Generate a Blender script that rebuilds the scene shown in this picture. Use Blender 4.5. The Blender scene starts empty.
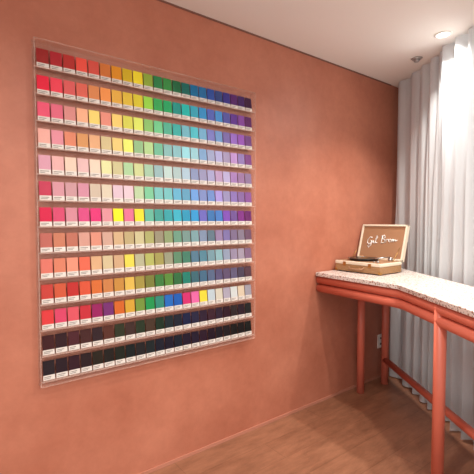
import bpy, bmesh, math, random
from mathutils import Vector, Matrix
random.seed(7)
S=bpy.context.scene
S.view_settings.view_transform='Standard'
COL=S.collection

def lin(c):
    return tuple((v/255/12.92 if v/255<=0.04045 else ((v/255+0.055)/1.055)**2.4) for v in c)+(1.0,)
def newmat(name,rgb=(200,200,200),rough=0.5,**kw):
    m=bpy.data.materials.new(name); m.use_nodes=True
    b=m.node_tree.nodes['Principled BSDF']
    b.inputs['Base Color'].default_value=lin(rgb); b.inputs['Roughness'].default_value=rough
    for k,v in kw.items(): b.inputs[k].default_value=v
    return m,m.node_tree,b
def noise_color(m,nt,b,c1,c2,scale,detail=6,lo=.3,hi=.7,stretch=(1,1,1),bump=0.0,rough=0.6):
    tc=nt.nodes.new('ShaderNodeTexCoord'); mp=nt.nodes.new('ShaderNodeMapping')
    mp.inputs['Scale'].default_value=stretch
    n=nt.nodes.new('ShaderNodeTexNoise'); n.inputs['Scale'].default_value=scale; n.inputs['Detail'].default_value=detail
    n.inputs['Roughness'].default_value=rough
    r=nt.nodes.new('ShaderNodeValToRGB'); r.color_ramp.elements[0].position=lo; r.color_ramp.elements[1].position=hi
    r.color_ramp.elements[0].color=lin(c1); r.color_ramp.elements[1].color=lin(c2)
    L=nt.links.new
    L(tc.outputs['Object'],mp.inputs['Vector']); L(mp.outputs[0],n.inputs['Vector']); L(n.outputs['Fac'],r.inputs[0]); L(r.outputs[0],b.inputs['Base Color'])
    if bump:
        bp=nt.nodes.new('ShaderNodeBump'); bp.inputs['Strength'].default_value=bump; bp.inputs['Distance'].default_value=.01
        L(n.outputs['Fac'],bp.inputs['Height']); L(bp.outputs[0],b.inputs['Normal'])
    return tc,mp,n,r

# ---------- materials
M_wall,nt,b=newmat('limewash_terracotta',rough=.42)
tc,mp,n,r=noise_color(M_wall,nt,b,(172,101,77),(200,129,103),1.5,10,.32,.68,bump=.07,rough=.66)
n2=nt.nodes.new('ShaderNodeTexNoise'); n2.inputs['Scale'].default_value=14; n2.inputs['Detail'].default_value=8; n2.inputs['Roughness'].default_value=.65
r2=nt.nodes.new('ShaderNodeValToRGB'); r2.color_ramp.elements[0].position=.3; r2.color_ramp.elements[1].position=.7
r2.color_ramp.elements[0].color=(.85,.84,.83,1); r2.color_ramp.elements[1].color=(1,1,1,1)
mx=nt.nodes.new('ShaderNodeMix'); mx.data_type='RGBA'; mx.blend_type='MULTIPLY'; mx.inputs[0].default_value=.7
nt.links.new(tc.outputs['Object'],n2.inputs['Vector']); nt.links.new(n2.outputs['Fac'],r2.inputs[0]); nt.links.new(r.outputs[0],mx.inputs[6]); nt.links.new(r2.outputs[0],mx.inputs[7]); nt.links.new(mx.outputs[2],b.inputs['Base Color'])
M_ceil,nt,b=newmat('ceiling_paint',(238,234,228),.8)
M_plain,nt,b=newmat('plain_wall_paint',(218,222,224),.8)
M_floor,nt,b=newmat('floor_vinyl',rough=.36)
tc,mp,n,r=noise_color(M_floor,nt,b,(122,80,58),(168,116,88),6,10,.3,.72,stretch=(.5,2.0,1),bump=.04,rough=.75)
br=nt.nodes.new('ShaderNodeTexBrick'); br.inputs['Scale'].default_value=1; br.inputs['Brick Width'].default_value=1.2; br.inputs['Row Height'].default_value=.2
br.inputs['Mortar Size'].default_value=.002; br.inputs['Color1'].default_value=(1,1,1,1); br.inputs['Color2'].default_value=(.88,.86,.84,1); br.inputs['Mortar'].default_value=(.55,.5,.45,1)
mx=nt.nodes.new('ShaderNodeMix'); mx.data_type='RGBA'; mx.blend_type='MULTIPLY'; mx.inputs[0].default_value=.65
nt.links.new(tc.outputs['Object'],br.inputs['Vector']); nt.links.new(r.outputs[0],mx.inputs[6]); nt.links.new(br.outputs['Color'],mx.inputs[7]); nt.links.new(mx.outputs[2],b.inputs['Base Color'])
M_base,_,_=newmat('baseboard_paint',(188,126,104),.5)
M_shadow_line,_,_=newmat('ceiling_shadow_line',(120,80,66),.6)  # dark brown painted in for the shadow line under the ceiling
M_coral,_,_=newmat('coral_powder_coat',(210,110,88),.4)
M_curt,nt,b=newmat('sheer_fabric',(226,229,231),.9)
tr=nt.nodes.new('ShaderNodeBsdfTranslucent'); tr.inputs[0].default_value=lin((226,230,233)); ms=nt.nodes.new('ShaderNodeMixShader'); ms.inputs[0].default_value=.3
tp_=nt.nodes.new('ShaderNodeBsdfTransparent'); ms2=nt.nodes.new('ShaderNodeMixShader'); ms2.inputs[0].default_value=.18
nt.links.new(b.outputs[0],ms.inputs[1]); nt.links.new(tr.outputs[0],ms.inputs[2]); nt.links.new(ms.outputs[0],ms2.inputs[1]); nt.links.new(tp_.outputs[0],ms2.inputs[2]); nt.links.new(ms2.outputs[0],nt.nodes['Material Output'].inputs[0])
M_terr,nt,b=newmat('terrazzo_top',rough=.3)
tc=nt.nodes.new('ShaderNodeTexCoord')
def speck(scale,c,thr):
    v=nt.nodes.new('ShaderNodeTexVoronoi'); v.inputs['Scale'].default_value=scale
    r=nt.nodes.new('ShaderNodeValToRGB'); r.color_ramp.elements[0].position=thr; r.color_ramp.elements[1].position=thr+.05
    r.color_ramp.elements[0].color=lin(c); r.color_ramp.elements[1].color=(1,1,1,1)
    nt.links.new(tc.outputs['Object'],v.inputs['Vector']); nt.links.new(v.outputs['Distance'],r.inputs[0]); return r
a1=speck(46,(186,144,126),.27); a2=speck(72,(140,132,128),.26)
mx=nt.nodes.new('ShaderNodeMix'); mx.data_type='RGBA'; mx.blend_type='MULTIPLY'; mx.inputs[0].default_value=1
mx2=nt.nodes.new('ShaderNodeMix'); mx2.data_type='RGBA'; mx2.blend_type='MULTIPLY'; mx2.inputs[0].default_value=1; mx2.inputs[6].default_value=lin((222,210,202))
nt.links.new(a1.outputs[0],mx.inputs[6]); nt.links.new(a2.outputs[0],mx.inputs[7]); nt.links.new(mx.outputs[2],mx2.inputs[7]); nt.links.new(mx2.outputs[2],b.inputs['Base Color'])
M_sw,nt,b=newmat('painted_swatch',rough=.5)
b.inputs['Specular IOR Level'].default_value=.25
at=nt.nodes.new('ShaderNodeAttribute'); at.attribute_name='Col'; nt.links.new(at.outputs['Color'],b.inputs['Base Color'])
def acrylic(name,tint,gl):
    m,nt,b=newmat(name,tint,.08)
    t=nt.nodes.new('ShaderNodeBsdfTransparent'); ms=nt.nodes.new('ShaderNodeMixShader'); 
    lw=nt.nodes.new('ShaderNodeLayerWeight'); lw.inputs[0].default_value=.3
    mm=nt.nodes.new('ShaderNodeMath'); mm.operation='MULTIPLY_ADD'; mm.inputs[1].default_value=.2; mm.inputs[2].default_value=gl
    nt.links.new(lw.outputs['Facing'],mm.inputs[0]); nt.links.new(mm.outputs[0],ms.inputs[0])
    nt.links.new(t.outputs[0],ms.inputs[1]); nt.links.new(b.outputs[0],ms.inputs[2]); nt.links.new(ms.outputs[0],nt.nodes['Material Output'].inputs[0])
    return m
M_acr=acrylic('clear_acrylic',(225,190,175),.06)
M_acre=acrylic('acrylic_polished_edge',(235,200,184),.26)
M_white,_,_=newmat('white_plastic',(240,238,233),.4)
M_black,_,_=newmat('black_vinyl',(22,20,20),.3)
M_dark,_,_=newmat('dark_slot',(90,86,84),.6)
M_tan,nt,b=newmat('tan_leatherette',rough=.5)
noise_color(M_tan,nt,b,(140,102,66),(172,132,90),60,4,.3,.7,stretch=(1,.3,3),bump=.05)
M_cream,_,_=newmat('cream_leatherette',(222,208,186),.6)
M_brown,_,_=newmat('brown_lining',(158,116,84),.6)
M_brass,_,_=newmat('brass_metal',(190,150,90),.3,Metallic=1.0)
M_silver,_,_=newmat('brushed_steel',(190,190,190),.3,Metallic=1.0)
M_em=bpy.data.materials.new('lamp_lens'); M_em.use_nodes=True
b=M_em.node_tree.nodes['Principled BSDF']; b.inputs['Emission Color'].default_value=(1,.93,.82,1); b.inputs['Emission Strength'].default_value=6

# ---------- helpers
def obj(name,bm,mats,parent=None,smooth=False,bevel=0):
    me=bpy.data.meshes.new(name); bmesh.ops.recalc_face_normals(bm,faces=bm.faces[:]) ; bm.to_mesh(me); bm.free()
    for m in mats: me.materials.append(m)
    if smooth:
        for p in me.polygons: p.use_smooth=True
    o=bpy.data.objects.new(name,me); COL.objects.link(o)
    if parent: o.parent=parent
    if bevel:
        md=o.modifiers.new('bevel','BEVEL'); md.width=bevel; md.segments=3; md.limit_method='ANGLE'
    return o
def empty(name,loc=(0,0,0)):
    o=bpy.data.objects.new(name,None); o.location=loc; COL.objects.link(o); return o
def box(bm,x0,x1,y0,y1,z0,z1,mi=0,mat=None):
    vs=[bm.verts.new((x,y,z)) for x in (x0,x1) for y in (y0,y1) for z in (z0,z1)]
    fs=[(0,1,3,2),(4,6,7,5),(0,4,5,1),(2,3,7,6),(0,2,6,4),(1,5,7,3)]
    out=[]
    for f in fs:
        fc=bm.faces.new([vs[i] for i in f]); fc.material_index=mi; out.append(fc)
    if mat: 
        for v in vs: v.co=mat@v.co
    return out
def prism(bm,pts,z0,z1,mi=0):
    lo=[bm.verts.new((p[0],p[1],z0)) for p in pts]; hi=[bm.verts.new((p[0],p[1],z1)) for p in pts]
    n=len(pts); bm.faces.new(lo[::-1]).material_index=mi; bm.faces.new(hi).material_index=mi
    for i in range(n): bm.faces.new([lo[i],lo[(i+1)%n],hi[(i+1)%n],hi[i]]).material_index=mi
def tube(bm,pts,r,seg=20,mi=0):
    pts=[Vector(p) for p in pts]; rings=[]
    for i,p in enumerate(pts):
        if i==0: t=(pts[1]-p).normalized()
        elif i==len(pts)-1: t=(p-pts[i-1]).normalized()
        else: t=((pts[i+1]-p).normalized()+(p-pts[i-1]).normalized()).normalized()
        up=Vector((0,0,1)) if abs(t.z)<.9 else Vector((1,0,0))
        a=t.cross(up).normalized(); bb=a.cross(t).normalized()
        s=1.0
        if 0<i<len(pts)-1:
            s=1/max(.5,t.dot((p-pts[i-1]).normalized()))
        rings.append([bm.verts.new(p+a*math.cos(2*math.pi*j/seg)*r*s+bb*math.sin(2*math.pi*j/seg)*r) for j in range(seg)])
    for i in range(len(rings)-1):
        for j in range(seg):
            f=bm.faces.new([rings[i][j],rings[i][(j+1)%seg],rings[i+1][(j+1)%seg],rings[i+1][j]]); f.material_index=mi; f.smooth=True
    bm.faces.new(rings[0][::-1]).material_index=mi; bm.faces.new(rings[-1]).material_index=mi
def cyl(bm,c,r,z0,z1,seg=32,mi=0,r2=None):
    r2=r if r2 is None else r2
    lo=[bm.verts.new((c[0]+r*math.cos(2*math.pi*j/seg),c[1]+r*math.sin(2*math.pi*j/seg),z0)) for j in range(seg)]
    hi=[bm.verts.new((c[0]+r2*math.cos(2*math.pi*j/seg),c[1]+r2*math.sin(2*math.pi*j/seg),z1)) for j in range(seg)]
    bm.faces.new(lo[::-1]).material_index=mi; bm.faces.new(hi).material_index=mi
    for j in range(seg):
        f=bm.faces.new([lo[j],lo[(j+1)%seg],hi[(j+1)%seg],hi[j]]); f.material_index=mi; f.smooth=True
    return lo+hi

# ---------- room
H=2.86
corner=Vector((3.67,0)); d=Vector((-.559,-.829)).normalized(); nrm=Vector((-.829,.559)).normalized()
wc=corner-nrm*.14
def at_y(P,y): 
    s=(y-P.y)/d.y; return P+d*s
farc=at_y(wc,0.0)
LEN=3.6
endw=farc+d*LEN
bm=bmesh.new(); box(bm,-3.2,farc.x+.15,0,.12,0,H); obj('wall_left',bm,[M_wall])
bm=bmesh.new(); prism(bm,[farc,endw,endw-nrm*.1,farc-nrm*.1],0,H); obj('wall_right',bm,[M_plain])
fl=[(-3.2,0),(farc.x,0),(endw.x,endw.y),(endw.x,-5.2),(-3.2,-5.2)]
bm=bmesh.new(); prism(bm,fl,-.08,0); obj('floor',bm,[M_floor])
bm=bmesh.new(); prism(bm,fl,H,H+.1); obj('ceiling',bm,[M_ceil])
bm=bmesh.new(); box(bm,-3.2,3.6,-.008,0,0,.02); obj('baseboard_left',bm,[M_base])
bm=bmesh.new(); box(bm,-3.2,3.6,-.006,0,H-.01,H); obj('shadow_line_1',bm,[M_shadow_line])  # thin dark strip standing in for the shadow gap between wall and ceiling

# ---------- curtains
def curtain(name,s0,s1,off,seed,amp,pw):
    bm=bmesh.new(); n=int((s1-s0)/.006); rows=26
    ph=0; phs=[]
    for i in range(n+1):
        ph+=2*math.pi*.006/(pw*(1+.35*math.sin(i*.031+seed)+.2*math.sin(i*.083))); phs.append(ph)
    grid=[]
    for k in range(rows+1):
        t=k/rows; z=.012+(H-.012-.012)*t; row=[]
        for i in range(n+1):
            s=s0+(s1-s0)*i/n
            a=amp*(.6+.4*(1-t))*(1+.3*math.sin(i*.05+seed*2))
            drift=.9*math.sin(t*2.6+i*.013+seed)+.35*math.sin(t*7+i*.03)
            w=a*(math.sin(phs[i]+drift)+.3*math.sin(1.9*phs[i]+t*2.5+seed)+.12*math.sin(4.3*phs[i]+t*4))
            P=corner+nrm*(off+w)+d*(s+.015*math.sin(t*4+phs[i]))
            row.append(bm.verts.new((P.x,P.y,z)))
        grid.append(row)
    for k in range(rows):
        for i in range(n): bm.faces.new([grid[k][i],grid[k][i+1],grid[k+1][i+1],grid[k+1][i]]).smooth=True
    return obj(name,bm,[M_curt],smooth=True)
curtain('curtain',.10,1.02,0.0,1,.036,.16)
curtain('curtain',.94,3.2,0.025,4,.045,.18)

# ---------- counter
ct=1.115
cnt=empty('bar_counter',(2.6,-.6,0))
def loc(p,z): return (p[0]-2.6,p[1]+.6,z)
bend=Vector((2.46,-.774)); T=2.1
f0=Vector((2.52,-.012)); f2=bend+d*T
bl=corner+nrm*.115; b0=at_y(bl,-.012); 
sT=(f2-b0).dot(d); b2=b0+d*sT
bm=bmesh.new(); prism(bm,[loc(p,0)[:2] for p in (f0,bend,f2,b2,b0)],ct-.032,ct)
obj('terrazzo_top',bm,[M_terr],cnt,bevel=.004)
def rail(inset,z,r,name):
    dr=(bend-f0).normalized(); n1=Vector((-dr.y,dr.x));  n1=n1 if n1.x>0 else -n1
    n2=-nrm
    p0=f0+n1*inset; p2=f2+n2*inset
    A=p0; B=p2
    den=dr.x*d.y-dr.y*d.x
    t=((B.x-A.x)*d.y-(B.y-A.y)*d.x)/den
    pb=A+dr*t
    pts=[loc(p0,z)]
    k=.05
    a=pb-dr*k; c=pb+d*k
    for i in range(7):
        u=i/6; q=a*(1-u)**2+pb*2*u*(1-u)+c*u*u; pts.append(loc(q,z))
    pts.append(loc(p2,z))
    bm=bmesh.new(); tube(bm,pts,r); obj(name,bm,[M_coral],cnt); return pb
R=.033
pb=rail(.042,ct-.032-R,R,'rail_upper')
rail(.042,ct-.034-3*R,R,'rail_lower')
legs=[pb+d*.45, pb+d*1.75, Vector((3.03,-.10)), Vector((3.38,-.12))]
for i,p in enumerate(legs):
    bm=bmesh.new(); x,y,_=loc(p,0); rr=.033
    cyl(bm,(x,y),rr,0,ct-.032)
    obj('leg_%d'%(i+1),bm,[M_coral],cnt)
p0=Vector((3.38,-.12)); p1=p0+Vector((-.575,-.818))*2.5
bm=bmesh.new(); tube(bm,[loc(p0,.23),loc(p1,.23)],.028); obj('foot_rail',bm,[M_coral],cnt)

# ---------- swatch display
PX0,PX1,PZ0,PZ1=.425,1.83,.70,2.432
disp=empty('color_swatch_display',(PX0,0,PZ0)); W=PX1-PX0; HH=PZ1-PZ0; D=.055
bm=bmesh.new()
t=.006
for a in [(0,t,-D,-.001,0,HH),(W-t,W,-D,-.001,0,HH),(0,W,-D,-.001,0,t),(0,W,-D,-.001,HH-t,HH),(t,W-t,-.006,-.002,t,HH-t)]: box(bm,*a)
obj('acrylic_case',bm,[M_acr],disp)
bm=bmesh.new(); e=.003
for a in [(0,e,-D-.001,-D+.002,0,HH),(W-e,W,-D-.001,-D+.002,0,HH),(0,W,-D-.001,-D+.002,0,e),(0,W,-D-.001,-D+.002,HH-e,HH)]: box(bm,*a)
obj('case_polished_edges',bm,[M_acre],disp)
NC,NR=22,13
rows=[
 [(150,28,45),(196,30,52),(214,44,44),(222,70,58),(232,96,66),(238,120,60),(242,150,40),(246,190,40),(240,212,40),(160,200,60),(60,160,70),(40,140,70),(24,110,74),(20,120,110),(20,110,150),(30,110,180),(40,90,170),(50,70,150),(70,50,140),(90,40,120),(80,30,90),(60,26,60)],
 [(214,36,56),(224,60,80),(232,96,100),(236,120,100),(242,140,100),(244,160,80),(248,190,70),(248,214,60),(236,226,60),(150,206,80),(60,176,96),(40,166,110),(30,150,130),(30,170,170),(50,170,206),(60,150,210),(70,130,205),(80,110,195),(90,90,180),(110,70,165),(120,60,150),(100,44,110)],
 [(226,84,120),(232,110,140),(238,150,140),(242,166,130),(244,180,130),(248,200,120),(250,222,110),(246,232,90),(206,224,90),(150,206,110),(100,196,130),(80,190,150),(70,190,180),(90,196,206),(110,196,222),(120,180,224),(126,164,220),(130,146,212),(136,126,200),(146,110,190),(140,90,170),(120,70,140)],
 [(232,140,160),(238,160,160),(236,150,120),(230,150,100),(240,180,130),(244,206,150),(242,226,120),(222,226,110),(180,214,130),(140,204,140),(130,200,160),(140,206,190),(150,212,212),(150,210,226),(150,200,226),(150,190,226),(156,180,224),(160,166,214),(164,150,206),(170,140,196),(160,120,180),(140,90,150)],
 [(226,180,184),(224,176,180),(230,190,176),(232,200,180),(236,214,180),(236,222,176),(224,206,160),(206,210,160),(180,206,166),(166,200,176),(170,206,196),(176,206,210),(176,206,220),(166,196,218),(150,176,206),(160,176,210),(170,176,206),(176,166,202),(178,156,196),(170,146,186),(160,130,176),(150,110,160)],
 [(200,60,90),(210,160,170),(206,170,180),(214,140,165),(206,180,190),(226,206,190),(226,216,180),(216,196,196),(176,216,176),(120,200,160),(140,206,200),(120,204,206),(100,196,210),(116,184,214),(110,164,210),(120,154,206),(130,146,200),(146,150,200),(156,140,196),(156,126,186),(150,110,176),(140,90,160)],
 [(196,30,70),(206,60,100),(224,90,140),(220,130,160),(226,60,130),(226,150,175),(236,130,150),(240,220,40),(244,224,60),(96,190,160),(70,176,150),(70,186,186),(60,176,196),(50,160,196),(40,150,206),(60,130,200),(76,110,190),(100,100,186),(120,90,180),(126,76,166),(130,60,150),(110,40,120)],
 [(180,100,90),(196,116,96),(186,120,96),(210,144,110),(214,166,136),(206,176,150),(196,176,140),(216,196,150),(190,180,130),(166,166,116),(150,150,110),(126,146,116),(110,140,120),(110,146,140),(116,150,156),(110,140,160),(110,126,156),(120,120,156),(134,124,160),(140,124,156),(130,106,140),(116,90,126)],
 [(206,120,96),(214,136,100),(220,110,76),(226,146,106),(216,160,126),(196,160,130),(212,190,146),(190,176,140),(226,200,76),(180,176,90),(140,150,90),(150,150,126),(90,130,106),(70,120,110),(80,130,140),(96,140,160),(120,156,176),(140,160,176),(150,156,170),(150,146,166),(146,130,156),(130,110,140)],
 [(196,46,46),(206,56,46),(196,76,56),(216,90,50),(206,110,60),(220,144,66),(206,156,76),(216,180,80),(166,156,76),(130,140,66),(80,124,60),(60,110,60),(40,96,70),(36,106,96),(50,116,126),(66,110,130),(76,100,130),(86,96,130),(90,86,120),(96,76,110),(90,66,96),(80,54,84)],
 [(216,60,120),(226,90,110),(220,56,66),(190,40,60),(150,40,90),(110,50,120),(226,110,50),(206,160,50),(120,170,60),(40,140,70),(50,150,120),(40,110,180),(30,80,160),(220,50,120),(230,120,170),(220,206,60),(186,190,190),(210,206,200),(176,180,184),(216,212,204),(200,190,170),(170,170,176)],
 [(80,30,36),(60,26,36),(100,40,40),(86,40,36),(60,36,40),(110,60,40),(74,46,40),(96,70,44),(66,66,44),(40,60,44),(30,56,48),(28,52,60),(30,46,76),(36,40,80),(48,38,78),(58,34,74),(66,34,66),(76,36,60),(72,36,54),(60,42,52),(54,42,54),(48,38,50)],
 [(48,26,32),(54,24,36),(60,26,38),(50,26,28),(40,26,26),(50,36,30),(40,34,30),(32,38,32),(26,40,36),(22,38,40),(22,34,48),(24,28,54),(28,26,56),(38,26,54),(44,24,50),(50,26,46),(44,24,38),(38,26,36),(36,28,34),(32,28,32),(30,26,30),(28,24,28)],
]
bs=bmesh.new(); cl=bs.loops.layers.float_color.new('Col')
bl_=bmesh.new(); bsh=bmesh.new(); bse=bmesh.new()
cw=(W-.024)/NC; rh=(HH-.03)/NR
for r_ in range(NR):
    zb=HH-.015-(r_+1)*rh+.012
    box(bsh,t,W-t,-.05,-.006,zb-.006,zb-.001)
    box(bse,t,W-t,-.0515,-.0495,zb-.006,zb+.002)
    row=list(rows[r_])
    for _ in range(4 if r_ not in (0,1) else 1):
        i=random.randrange(NC-2); row[i],row[i+1]=row[i+1],row[i]
    for c in range(NC):
        x0=.012+c*cw+.0034; x1=x0+cw-.0068
        rot=Matrix.Translation((0,-.034,zb))@Matrix.Rotation(math.radians(-7),4,'X')
        k_=random.uniform(.86,1.02)*(.72 if r_>=11 else 1)
        jt=5 if r_>=11 else 10
        jit=[max(8,min(236,v*k_+random.randint(-jt,jt))) for v in row[c]]
        col=lin(jit)
        for f in box(bs,x0,x1,-.003,.0,.025,rh-.034,0,rot):
            for l in f.loops: l[cl]=col
        box(bl_,x0,x1,-.0035,.0,0,.0245,0,rot)
        box(bl_,x0+.005,x0+.036+random.random()*.012,-.0039,-.0035,.0145,.0172,1,rot)
        box(bl_,x0+.005,x0+.026+random.random()*.012,-.0039,-.0035,.007,.0095,1,rot)
M_lab,_,_=newmat('label_card',(216,208,200),.6); M_ink,_,_=newmat('label_ink',(80,68,64),.7)
obj('color_swatches',bs,[M_sw],disp); obj('swatch_labels',bl_,[M_lab,M_ink],disp)
obj('acrylic_shelves',bsh,[M_acr],disp); obj('shelf_lips',bse,[M_acre],disp)

# ---------- record player (front faces -X)
rp=empty('record_player',(2.745,-.25,ct+.006)); bw=.216; bd=.30; bh=.084
bm=bmesh.new(); box(bm,0,bd,-bw,bw,0,.058,0); obj('base_case',bm,[M_tan],rp,bevel=.008)
bm=bmesh.new(); box(bm,-.001,bd+.001,-bw-.001,bw+.001,.058,bh); obj('base_rim',bm,[M_cream],rp,bevel=.005)
bm=bmesh.new(); box(bm,.014,bd-.014,-bw+.014,bw-.014,bh-.002,bh+.003); obj('deck_plate',bm,[M_brown],rp,bevel=.001)
bm=bmesh.new()
for sx in (.03,bd-.03):
    for sy in (-bw+.03,bw-.03): cyl(bm,(sx,sy),.012,-.006,.001)
obj('feet',bm,[M_black],rp)
bm=bmesh.new(); cyl(bm,(.15,.04),.115,bh+.004,bh+.018,mi=0); cyl(bm,(.15,.04),.128,bh+.0181,bh+.0225,seg=48,mi=0); cyl(bm,(.15,.04),.042,bh+.0226,bh+.0232,mi=1); cyl(bm,(.15,.04),.004,bh+.023,bh+.035,mi=2)
obj('platter_and_disc',bm,[M_black,M_brass,M_silver],rp)
bm=bmesh.new(); cyl(bm,(.24,-.15),.02,bh+.003,bh+.03); tube(bm,[(.24,-.15,bh+.036),(.14,-.155,bh+.038),(.09,-.11,bh+.03)],.005,10); cyl(bm,(.05,-.16),.012,bh+.003,bh+.016); cyl(bm,(.05,-.125),.008,bh+.003,bh+.012)
obj('tonearm_and_knobs',bm,[M_silver],rp)
bm=bmesh.new()
for yy in (-.12,.12): box(bm,-.005,.002,yy-.014,yy+.014,.045,.078)
for yy in (-bw,bw):
    s=1 if yy>0 else -1
    box(bm,-.002,.022,min(yy+.002*s,yy-.022*s),max(yy+.002*s,yy-.022*s),-.002,.02)
obj('latches_and_corners',bm,[M_brass],rp,bevel=.002)
bm=bmesh.new(); tube(bm,[(-.002,-.07,.04),(-.022,-.06,.03),(-.026,0,.026),(-.022,.06,.03),(-.002,.07,.04)],.006,12); obj('carry_handle',bm,[M_brown],rp)
lid=empty('lid',(bd-.004,0,bh+.004)); lid.parent=rp; lid.rotation_euler=(0,math.radians(16),0)
lh=.31
bm=bmesh.new(); box(bm,.022,.045,-bw,bw,0,lh)
box(bm,-.0,.0225,-bw,-bw+.016,0,lh); box(bm,-.0,.0225,bw-.016,bw,0,lh); box(bm,0,.0225,-bw,bw,lh-.016,lh); box(bm,0,.0225,-bw,bw,0,.016)
obj('lid_shell',bm,[M_cream],lid,bevel=.004)
bm=bmesh.new(); box(bm,.012,.0215,-bw+.0165,bw-.0165,.0165,lh-.0165); obj('lid_lining',bm,[M_brown],lid)
strokes=[
 [(-.085,.030),(-.105,.036),(-.122,.018),(-.122,-.008),(-.104,-.020),(-.088,-.008),(-.086,.006),(-.1,.004)],
 [(-.086,.006),(-.088,-.030),(-.104,-.045),(-.118,-.034),(-.09,-.012),(-.070,.004),(-.072,-.014),(-.060,-.014),(-.042,.03),(-.046,.042),(-.054,.02),(-.052,-.014),(-.038,-.012)],
 [(.0,.040),(-.004,-.020)],
 [(-.014,.034),(.012,.042),(.024,.026),(.002,.012),(.026,.004),(.022,-.016),(-.008,-.018)],
 [(.032,-.016),(.036,.006),(.046,.008),(.052,.004),(.056,-.008),(.066,-.016),(.074,.0),(.066,.008),(.056,-.002)],
 [(.074,0),(.082,.004),(.082,-.014),(.092,.004),(.094,-.014),(.104,.002),(.108,-.012),(.124,-.004)]]
bm=bmesh.new()
for st in strokes: tube(bm,[(.0108,-x*1.15,lh*.54+z*1.15+x*.12) for x,z in st],.0036,8)
obj('script_lettering',bm,[M_white],lid)
bm=bmesh.new()
for s in (-1,1): tube(bm,[(.20,s*(bw-.02),bh+.003),(.30,s*(bw-.02),bh+.11)],.003,8)
obj('lid_stays',bm,[M_brass],rp)

# ---------- outlet
po=empty('power_outlet',(3.48,0,.36))
bm=bmesh.new(); box(bm,-.046,.046,-.009,0,-.066,.066); obj('cover_plate',bm,[M_white],po,bevel=.003)
bm=bmesh.new()
for zz in (-.028,.028):
    vs=cyl(bm,(0,0),.010,0,.002)
    for v in vs: v.co=Vector((v.co.x,-.009-v.co.z,v.co.y+zz))
obj('socket_faces',bm,[M_dark],po)

# ---------- ceiling fixtures
def downlight(x,y,power,r=.05,spread=150):
    e=empty('recessed_downlight',(x,y,H))
    bm=bmesh.new()
    seg=32; prof=[(r+.018,-.001),(r+.016,-.007),(r+.002,-.009),(r,-.004)]
    rings=[[bm.verts.new((a*math.cos(2*math.pi*j/seg),a*math.sin(2*math.pi*j/seg),z)) for j in range(seg)] for a,z in prof]
    for k in range(3):
        for j in range(seg): bm.faces.new([rings[k][j],rings[k][(j+1)%seg],rings[k+1][(j+1)%seg],rings[k+1][j]]).smooth=True
    obj('trim_ring',bm,[M_white],e)
    bm=bmesh.new(); cyl(bm,(0,0),r,-.005,-.001); obj('lens',bm,[M_em],e)
    L=bpy.data.lights.new('lamp','AREA'); L.shape='DISK'; L.size=r*2; L.energy=power; L.color=(1,.96,.90); L.spread=math.radians(spread)
    lo=bpy.data.objects.new('lamp',L); COL.objects.link(lo); lo.parent=e; lo.location=(0,0,-.012)
downlight(2.92,-.82,14,.042,110)
for x,y,p in ((1.0,-1.35,17),(2.0,-1.5,22),(-.4,-1.4,14),(.3,-2.6,18),(1.5,-2.6,21),(-1.4,-2.6,15)): downlight(x,y,p)
sd=empty('smoke_detector',(3.18,-.487,H))
bm=bmesh.new(); cyl(bm,(0,0),.034,-.012,-.001,r2=.045); cyl(bm,(0,0),.018,-.03,-.012,r2=.026); obj('sensor_body',bm,[M_silver],sd)

# ---------- world
w=bpy.data.worlds.new('room_ambient'); S.world=w; w.use_nodes=True
w.node_tree.nodes['Background'].inputs[0].default_value=(1,.98,.96,1); w.node_tree.nodes['Background'].inputs[1].default_value=1.35

# ---------- camera
cam=bpy.data.cameras.new('camera'); co=bpy.data.objects.new('camera',cam); COL.objects.link(co)
cam.sensor_width=36; cam.lens=36*400/474; co.location=(0,-2.22,1.545); co.rotation_euler=(math.radians(90-2.43),0,math.radians(-37.6)); cam.clip_start=.05
S.camera=co
